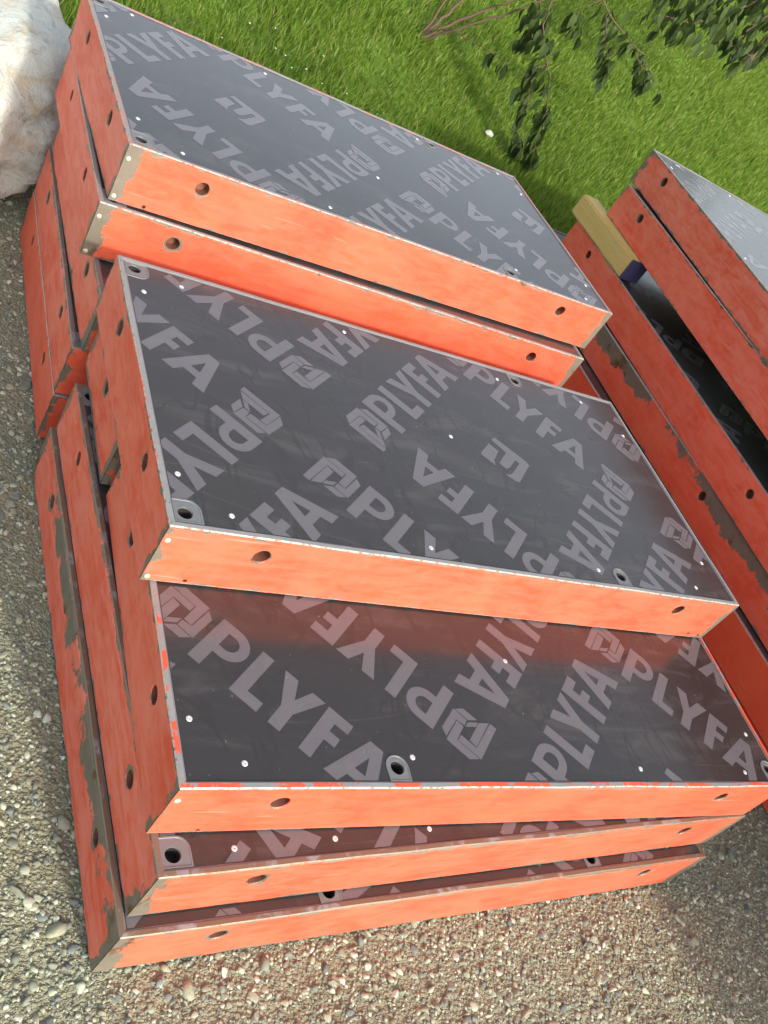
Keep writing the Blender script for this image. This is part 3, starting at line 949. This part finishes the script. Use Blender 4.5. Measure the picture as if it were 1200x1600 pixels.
boulder('white_stone', (2.185, 2.885, 0.275), (0.025, 0.022, 0.016), 'small white stone lying alone in the grass', 'stone', 4, M_PETAL, 3)

# ------------------------------------------------------------------ grass
def grass():
    N = 720000
    x = RNG.uniform(-0.4, 9.0, N); t = RNG.uniform(0, 1, N) ** 1.5 * 7.0
    e = np.array([lawn_edge(a) for a in np.linspace(-0.4, 9.0, 400)])
    y = np.interp(x, np.linspace(-0.4, 9.0, 400), e) + t
    P = np.stack([x, y, 0.05 + np.maximum(t - .15, 0) * 0.23], 1)
    px, py, dep = project_np(P)
    keep = (px > -250) & (px < 1450) & (py > -260) & (py < 900) & (dep > 0)
    x, y, t = x[keep], y[keep], t[keep]
    n = min(len(x), 270000)
    x, y, t = x[:n], y[:n], t[:n]
    z = np.array([lawn_z(a, b) for a, b in zip(x, y)])
    tuft = np.array([noise.noise((a * 2.2, b * 2.2, 9.0)) for a, b in zip(x, y)])
    h = (0.024 + 0.026 * RNG.random(n)) * (1 + 0.9 * np.clip(tuft, -.5, 1)) * (1 + 1.2 * np.exp(-t / 0.5))
    w = 0.0012 + 0.0014 * RNG.random(n) + 0.0004 * t
    a = RNG.uniform(0, 2 * np.pi, n)
    lean = RNG.normal(0, 0.35, (n, 2)) + np.array([0.12, -0.05])
    dx, dy = np.cos(a) * w, np.sin(a) * w
    b = np.stack([x, y, z - 0.01], 1)
    m = b + np.stack([lean[:, 0] * h * .35, lean[:, 1] * h * .35, h * 0.6 + .01], 1)
    tp = b + np.stack([lean[:, 0] * h, lean[:, 1] * h, h + .01], 1)
    s = np.stack([dx, dy, np.zeros(n)], 1)
    V = np.stack([b - s, b + s, m - s * .8, m + s * .8, tp], 1).reshape(-1, 3)
    k = np.arange(n)[:, None, None] * 5
    T = (np.array([(0, 1, 3), (0, 3, 2), (2, 3, 4)])[None] + k).reshape(-1, 3)
    o = obj('lawn_grass', fast_mesh('lawn_grass', V, T), M_GRASS)
    tag(o, 'bright green grass covering the bank behind the stacks', 'grass', kind='stuff')
grass()

# ------------------------------------------------------------------ plants
def at_y(px, py, y):
    d = CAM_ROT @ Vector(((px - 600) / CAM[6], -(py - 800) / CAM[6], -1.0))
    return Vector(CAM[:3]) + d * ((y - CAM[1]) / d.y)

def tube_mesh(name, paths, sides=6):
    """paths: list of [(point, radius), ...]"""
    verts, faces = [], []
    for path in paths:
        rows = []
        for i, (p, r) in enumerate(path):
            a = path[max(i - 1, 0)][0]; b = path[min(i + 1, len(path) - 1)][0]
            t = (Vector(b) - Vector(a)).normalized()
            u = t.orthogonal().normalized(); v = t.cross(u)
            rows.append(len(verts))
            verts += [tuple(Vector(p) + r * (math.cos(2 * math.pi * k / sides) * u + math.sin(2 * math.pi * k / sides) * v)) for k in range(sides)]
        for q in range(len(rows) - 1):
            for k in range(sides):
                j = (k + 1) % sides
                faces.append([rows[q] + k, rows[q] + j, rows[q + 1] + j, rows[q + 1] + k])
        verts.append(tuple(path[-1][0])); c = len(verts) - 1
        for k in range(sides): faces.append([rows[-1] + k, rows[-1] + (k + 1) % sides, c])
    return mesh_from(name, verts, faces)

def smooth_path(pts, r0, r1, n=5, jit=0.01):
    out = []
    m = len(pts)
    for i in range(m - 1):
        p0 = pts[max(i - 1, 0)]; p1 = pts[i]; p2 = pts[i + 1]; p3 = pts[min(i + 2, m - 1)]
        for k in range(n):
            t = k / n
            p = 0.5 * ((2 * p1) + (p2 - p0) * t + (2 * p0 - 5 * p1 + 4 * p2 - p3) * t * t + (3 * p1 - p0 - 3 * p2 + p3) * t ** 3)
            out.append(p + jit * Vector((random.gauss(0, .3), random.gauss(0, .3), random.gauss(0, .3))))
    out.append(pts[-1])
    N = len(out) - 1
    return [(p, r0 + (r1 - r0) * i / N) for i, p in enumerate(out)]

def leaf_mesh(name, L, Wd):
    """folded, drooping leaf blade along +x with a midrib crease"""
    prof = [(0, .03), (.12, .45), (.3, .92), (.5, 1.0), (.7, .78), (.88, .36), (1, .02)]
    v, f = [], []
    for t, w in prof:
        z = -0.35 * L * t * t
        v += [(t * L, -w * Wd / 2, z + 0.22 * w * Wd), (t * L, 0, z), (t * L, w * Wd / 2, z + 0.22 * w * Wd)]
    for i in range(len(prof) - 1):
        a = i * 3; b = a + 3
        f += [[a, a + 1, b + 1, b], [a + 1, a + 2, b + 2, b + 1]]
    return mesh_from(name, v, f)

LEAVES = [leaf_mesh('leaf', 0.090, 0.050), leaf_mesh('leaf', 0.074, 0.046), leaf_mesh('leaf', 0.104, 0.056)]
for m in LEAVES: m.materials.append(M_LEAF)

def add_leaf(root, p, droop=0.8, s=1.0):
    q = obj('leaf', random.choice(LEAVES), None, root)
    a = random.uniform(0, 2 * math.pi)
    dr = Vector((math.cos(a) * (1 - droop), math.sin(a) * (1 - droop), -droop)) + Vector((random.gauss(0, .22), random.gauss(0, .22), random.gauss(0, .15)))
    q.rotation_mode = 'QUATERNION'
    q.rotation_quaternion = dr.to_track_quat('X', 'Z')
    q.location = Vector(p) - root.location
    k = s * random.uniform(0.48, 1.0)
    q.scale = (k, k, k)
    return q

def shrub(base, label, stems, twigs, leafy, cat='shrub'):
    root = empty('shrub', base)
    tag(root, label, cat)
    for path in stems:
        q = obj('stem', tube_mesh('stem', [[(p - Vector(base), r) for p, r in path]]), M_TWIG, root, True)
    for path in twigs:
        obj('twig', tube_mesh('twig', [[(p - Vector(base), r) for p, r in path]], 5), M_TWIG, root, True)
    for path, n, spread, s, d in leafy:
        for _ in range(int(n * 1.45)):
            p = random.choice(path)[0]
            add_leaf(root, p + Vector((random.gauss(0, spread), random.gauss(0, spread), random.gauss(0, spread * .6))), d, s)
    return root

def px_path(pts, r0, r1, n=5, jit=0.012):
    return smooth_path([at_y(*p) for p in pts], r0, r1, n, jit)

b0 = at_y(650, 62, 3.40)
b0.z = lawn_z(b0.x, b0.y)
st = [smooth_path([b0, at_y(690, 30, 3.42), at_y(740, -20, 3.45), at_y(800, -120, 3.5)], .010, .005),
      smooth_path([b0 + Vector((.02, 0, 0)), at_y(700, 40, 3.38), at_y(790, 5, 3.36), at_y(880, -40, 3.34), at_y(960, -80, 3.3)], .009, .004),
      smooth_path([b0 + Vector((.03, .01, 0)), at_y(720, 42, 3.33), at_y(800, 18, 3.25), at_y(870, -10, 3.2), at_y(930, -50, 3.15)], .007, .003),
      smooth_path([b0 + Vector((-.02, .01, 0)), at_y(670, 40, 3.42), at_y(700, -10, 3.45), at_y(720, -60, 3.5)], .008, .004)]
t_low = smooth_path([b0 + Vector((.01, 0, .03)), at_y(700, 47, 3.3), at_y(745, 68, 3.18), at_y(790, 98, 3.08)], .004, .0015)
h1 = px_path([(870, -10, 3.20), (850, 40, 3.08), (855, 95, 2.95), (858, 150, 2.85), (845, 200, 2.78), (832, 242, 2.72)], .0045, .0015)
h1b = px_path([(858, 100, 2.95), (835, 110, 2.92), (822, 165, 2.84), (815, 205, 2.80), (812, 232, 2.76)], .003, .001)
h1c = px_path([(880, -40, 3.34), (840, 10, 3.2), (828, 45, 3.12), (826, 65, 3.1)], .003, .001)
h2 = px_path([(930, -50, 3.15), (950, 20, 3.12), (990, 70, 3.10), (1015, 105, 3.08), (1030, 140, 3.06)], .004, .0015)
h2b = px_path([(985, 65, 3.10), (1000, 100, 3.06), (1010, 140, 3.04)], .003, .001)
h2c = px_path([(950, 20, 3.12), (948, 60, 3.08), (950, 110, 3.05)], .003, .001)
h3 = px_path([(940, 0, 3.14), (905, 20, 3.1), (895, 55, 3.06)], .003, .001)
shrub(b0, 'leafy shrub with reddish bare stems and drooping dark leaves on the grass bank', st,
      [t_low, h1, h1b, h1c, h2, h2b, h2c, h3],
      [(h1[6:], 34, .020, 1.0, .85), (h1b[4:], 30, .016, 1.0, .9), (h1c[6:], 12, .02, 1.0, .85), (h2[10:], 14, .015, .95, .85), (h2b[5:], 10, .015, .95, .85),
       (h2c[5:], 12, .02, 1.0, .8), (h3[4:], 9, .02, 1.0, .8), (t_low[-3:], 5, .012, .9, .8), (h1[2:6], 8, .03, 1.0, .8), (h2[3:9], 8, .03, 1.0, .8)])

b1 = Vector((5.4, 5.3, 0)); b1.z = lawn_z(b1.x, b1.y)
r1 = px_path([(1330, -60, 4.2), (1230, -20, 3.9), (1150, 15, 3.7), (1090, 35, 3.6), (1040, 25, 3.55)], .012, .003)
r2 = px_path([(1300, -30, 4.1), (1220, 10, 3.9), (1160, 55, 3.75), (1140, 70, 3.7), (1180, 92, 3.65)], .008, .002)
r3 = px_path([(1280, -100, 4.0), (1190, -40, 3.8), (1120, -10, 3.65), (1060, -5, 3.6)], .008, .003)
r4 = px_path([(1330, 0, 4.2), (1260, 25, 4.0), (1215, 45, 3.9), (1190, 75, 3.85)], .008, .003)
trunk = smooth_path([b1, b1 + Vector((-.05, -.1, .5)), at_y(1330, -60, 4.2)], .03, .012)
trunk2 = smooth_path([b1 + Vector((.05, 0, 0)), b1 + Vector((.0, -.2, .45)), at_y(1330, 0, 4.2)], .025, .009)
shrub(b1, 'dark bushy shrub overhanging the far right corner of the grass bank', [trunk, trunk2], [r1, r2, r3, r4],
      [(r1[5:], 75, .07, 1.15, .75), (r2[5:18], 45, .05, 1.1, .8), (r3[4:], 55, .08, 1.15, .75), (r4, 60, .08, 1.2, .75)])

def weed(px, py, y, n, hgt, label, flowers):
    b = at_y(px, py, y); b.z = lawn_z(b.x, b.y)
    root = empty('wild_weed', b)
    tag(root, label, 'weed', 'weeds growing along the panel stack')
    paths = []
    tips = []
    for _ in range(n):
        tip = Vector((random.gauss(0, .10), random.gauss(0, .06), hgt * random.uniform(.6, 1.1)))
        paths.append(smooth_path([Vector((random.gauss(0, .015), random.gauss(0, .015), -.01)), tip * .5 + Vector((random.gauss(0, .02), 0, .02)), tip], .0022, .0009, 4, .004))
        tips.append(tip)
    obj('stalks', tube_mesh('stalks', paths, 4), M_WEED, root)
    v, f = [], []
    for p in paths:
        for q, r in p[2::2]:
            a = random.uniform(0, 6.28); l = random.uniform(.03, .06)
            d = Vector((math.cos(a), math.sin(a), .4)); s = Vector((-math.sin(a), math.cos(a), 0)) * l * .16
            k = len(v)
            v += [q, q + d * l * .5 + s, q + d * l, q + d * l * .5 - s]
            f.append([k, k + 1, k + 2, k + 3])
    obj('leaves', mesh_from('leaves', v, f), M_WEED, root)
    if flowers:
        for tp in tips:
            bm = bmesh.new()
            bmesh.ops.create_icosphere(bm, subdivisions=1, radius=.0034)
            for w in bm.verts: w.co.z *= .6; w.co *= random.uniform(.8, 1.2)
            m = bpy.data.meshes.new('flower_head'); bm.to_mesh(m); bm.free()
            q = obj('flower_head', m, M_PETAL, root); q.location = tp
for a in [(400, 95, 2.45, 7, .24, 'tall weed with tiny pale flower heads behind the topmost back panel', True),
          (465, 120, 2.40, 6, .20, 'second pale-flowered weed, just right of the tallest one behind the top panel', True),
          (300, 45, 2.45, 6, .20, 'thin bare-stalked weed close to the far corner of the topmost back panel', False),
          (590, 165, 2.55, 4, .10, 'low pale-flowered weed in the grass above the middle of the top panel', True)]:
    weed(*a)

def reeds():
    b = Vector((0.20, 2.50, 0.02))
    root = empty('reed_tuft', b); tag(root, 'thin dark stalks growing between the two pale rocks', 'weed')
    for i in range(7):
        tip = Vector((random.uniform(-.10, .16), random.uniform(-.05, .05), random.uniform(.16, .30)))
        obj('stalk', tube_mesh('stalk', [smooth_path([Vector((random.gauss(0, .02), random.gauss(0, .02), 0)), tip * .5 + Vector((.01, 0, .03)), tip], .0026, .001, 4, .003)], 4), M_REED, root)
reeds()
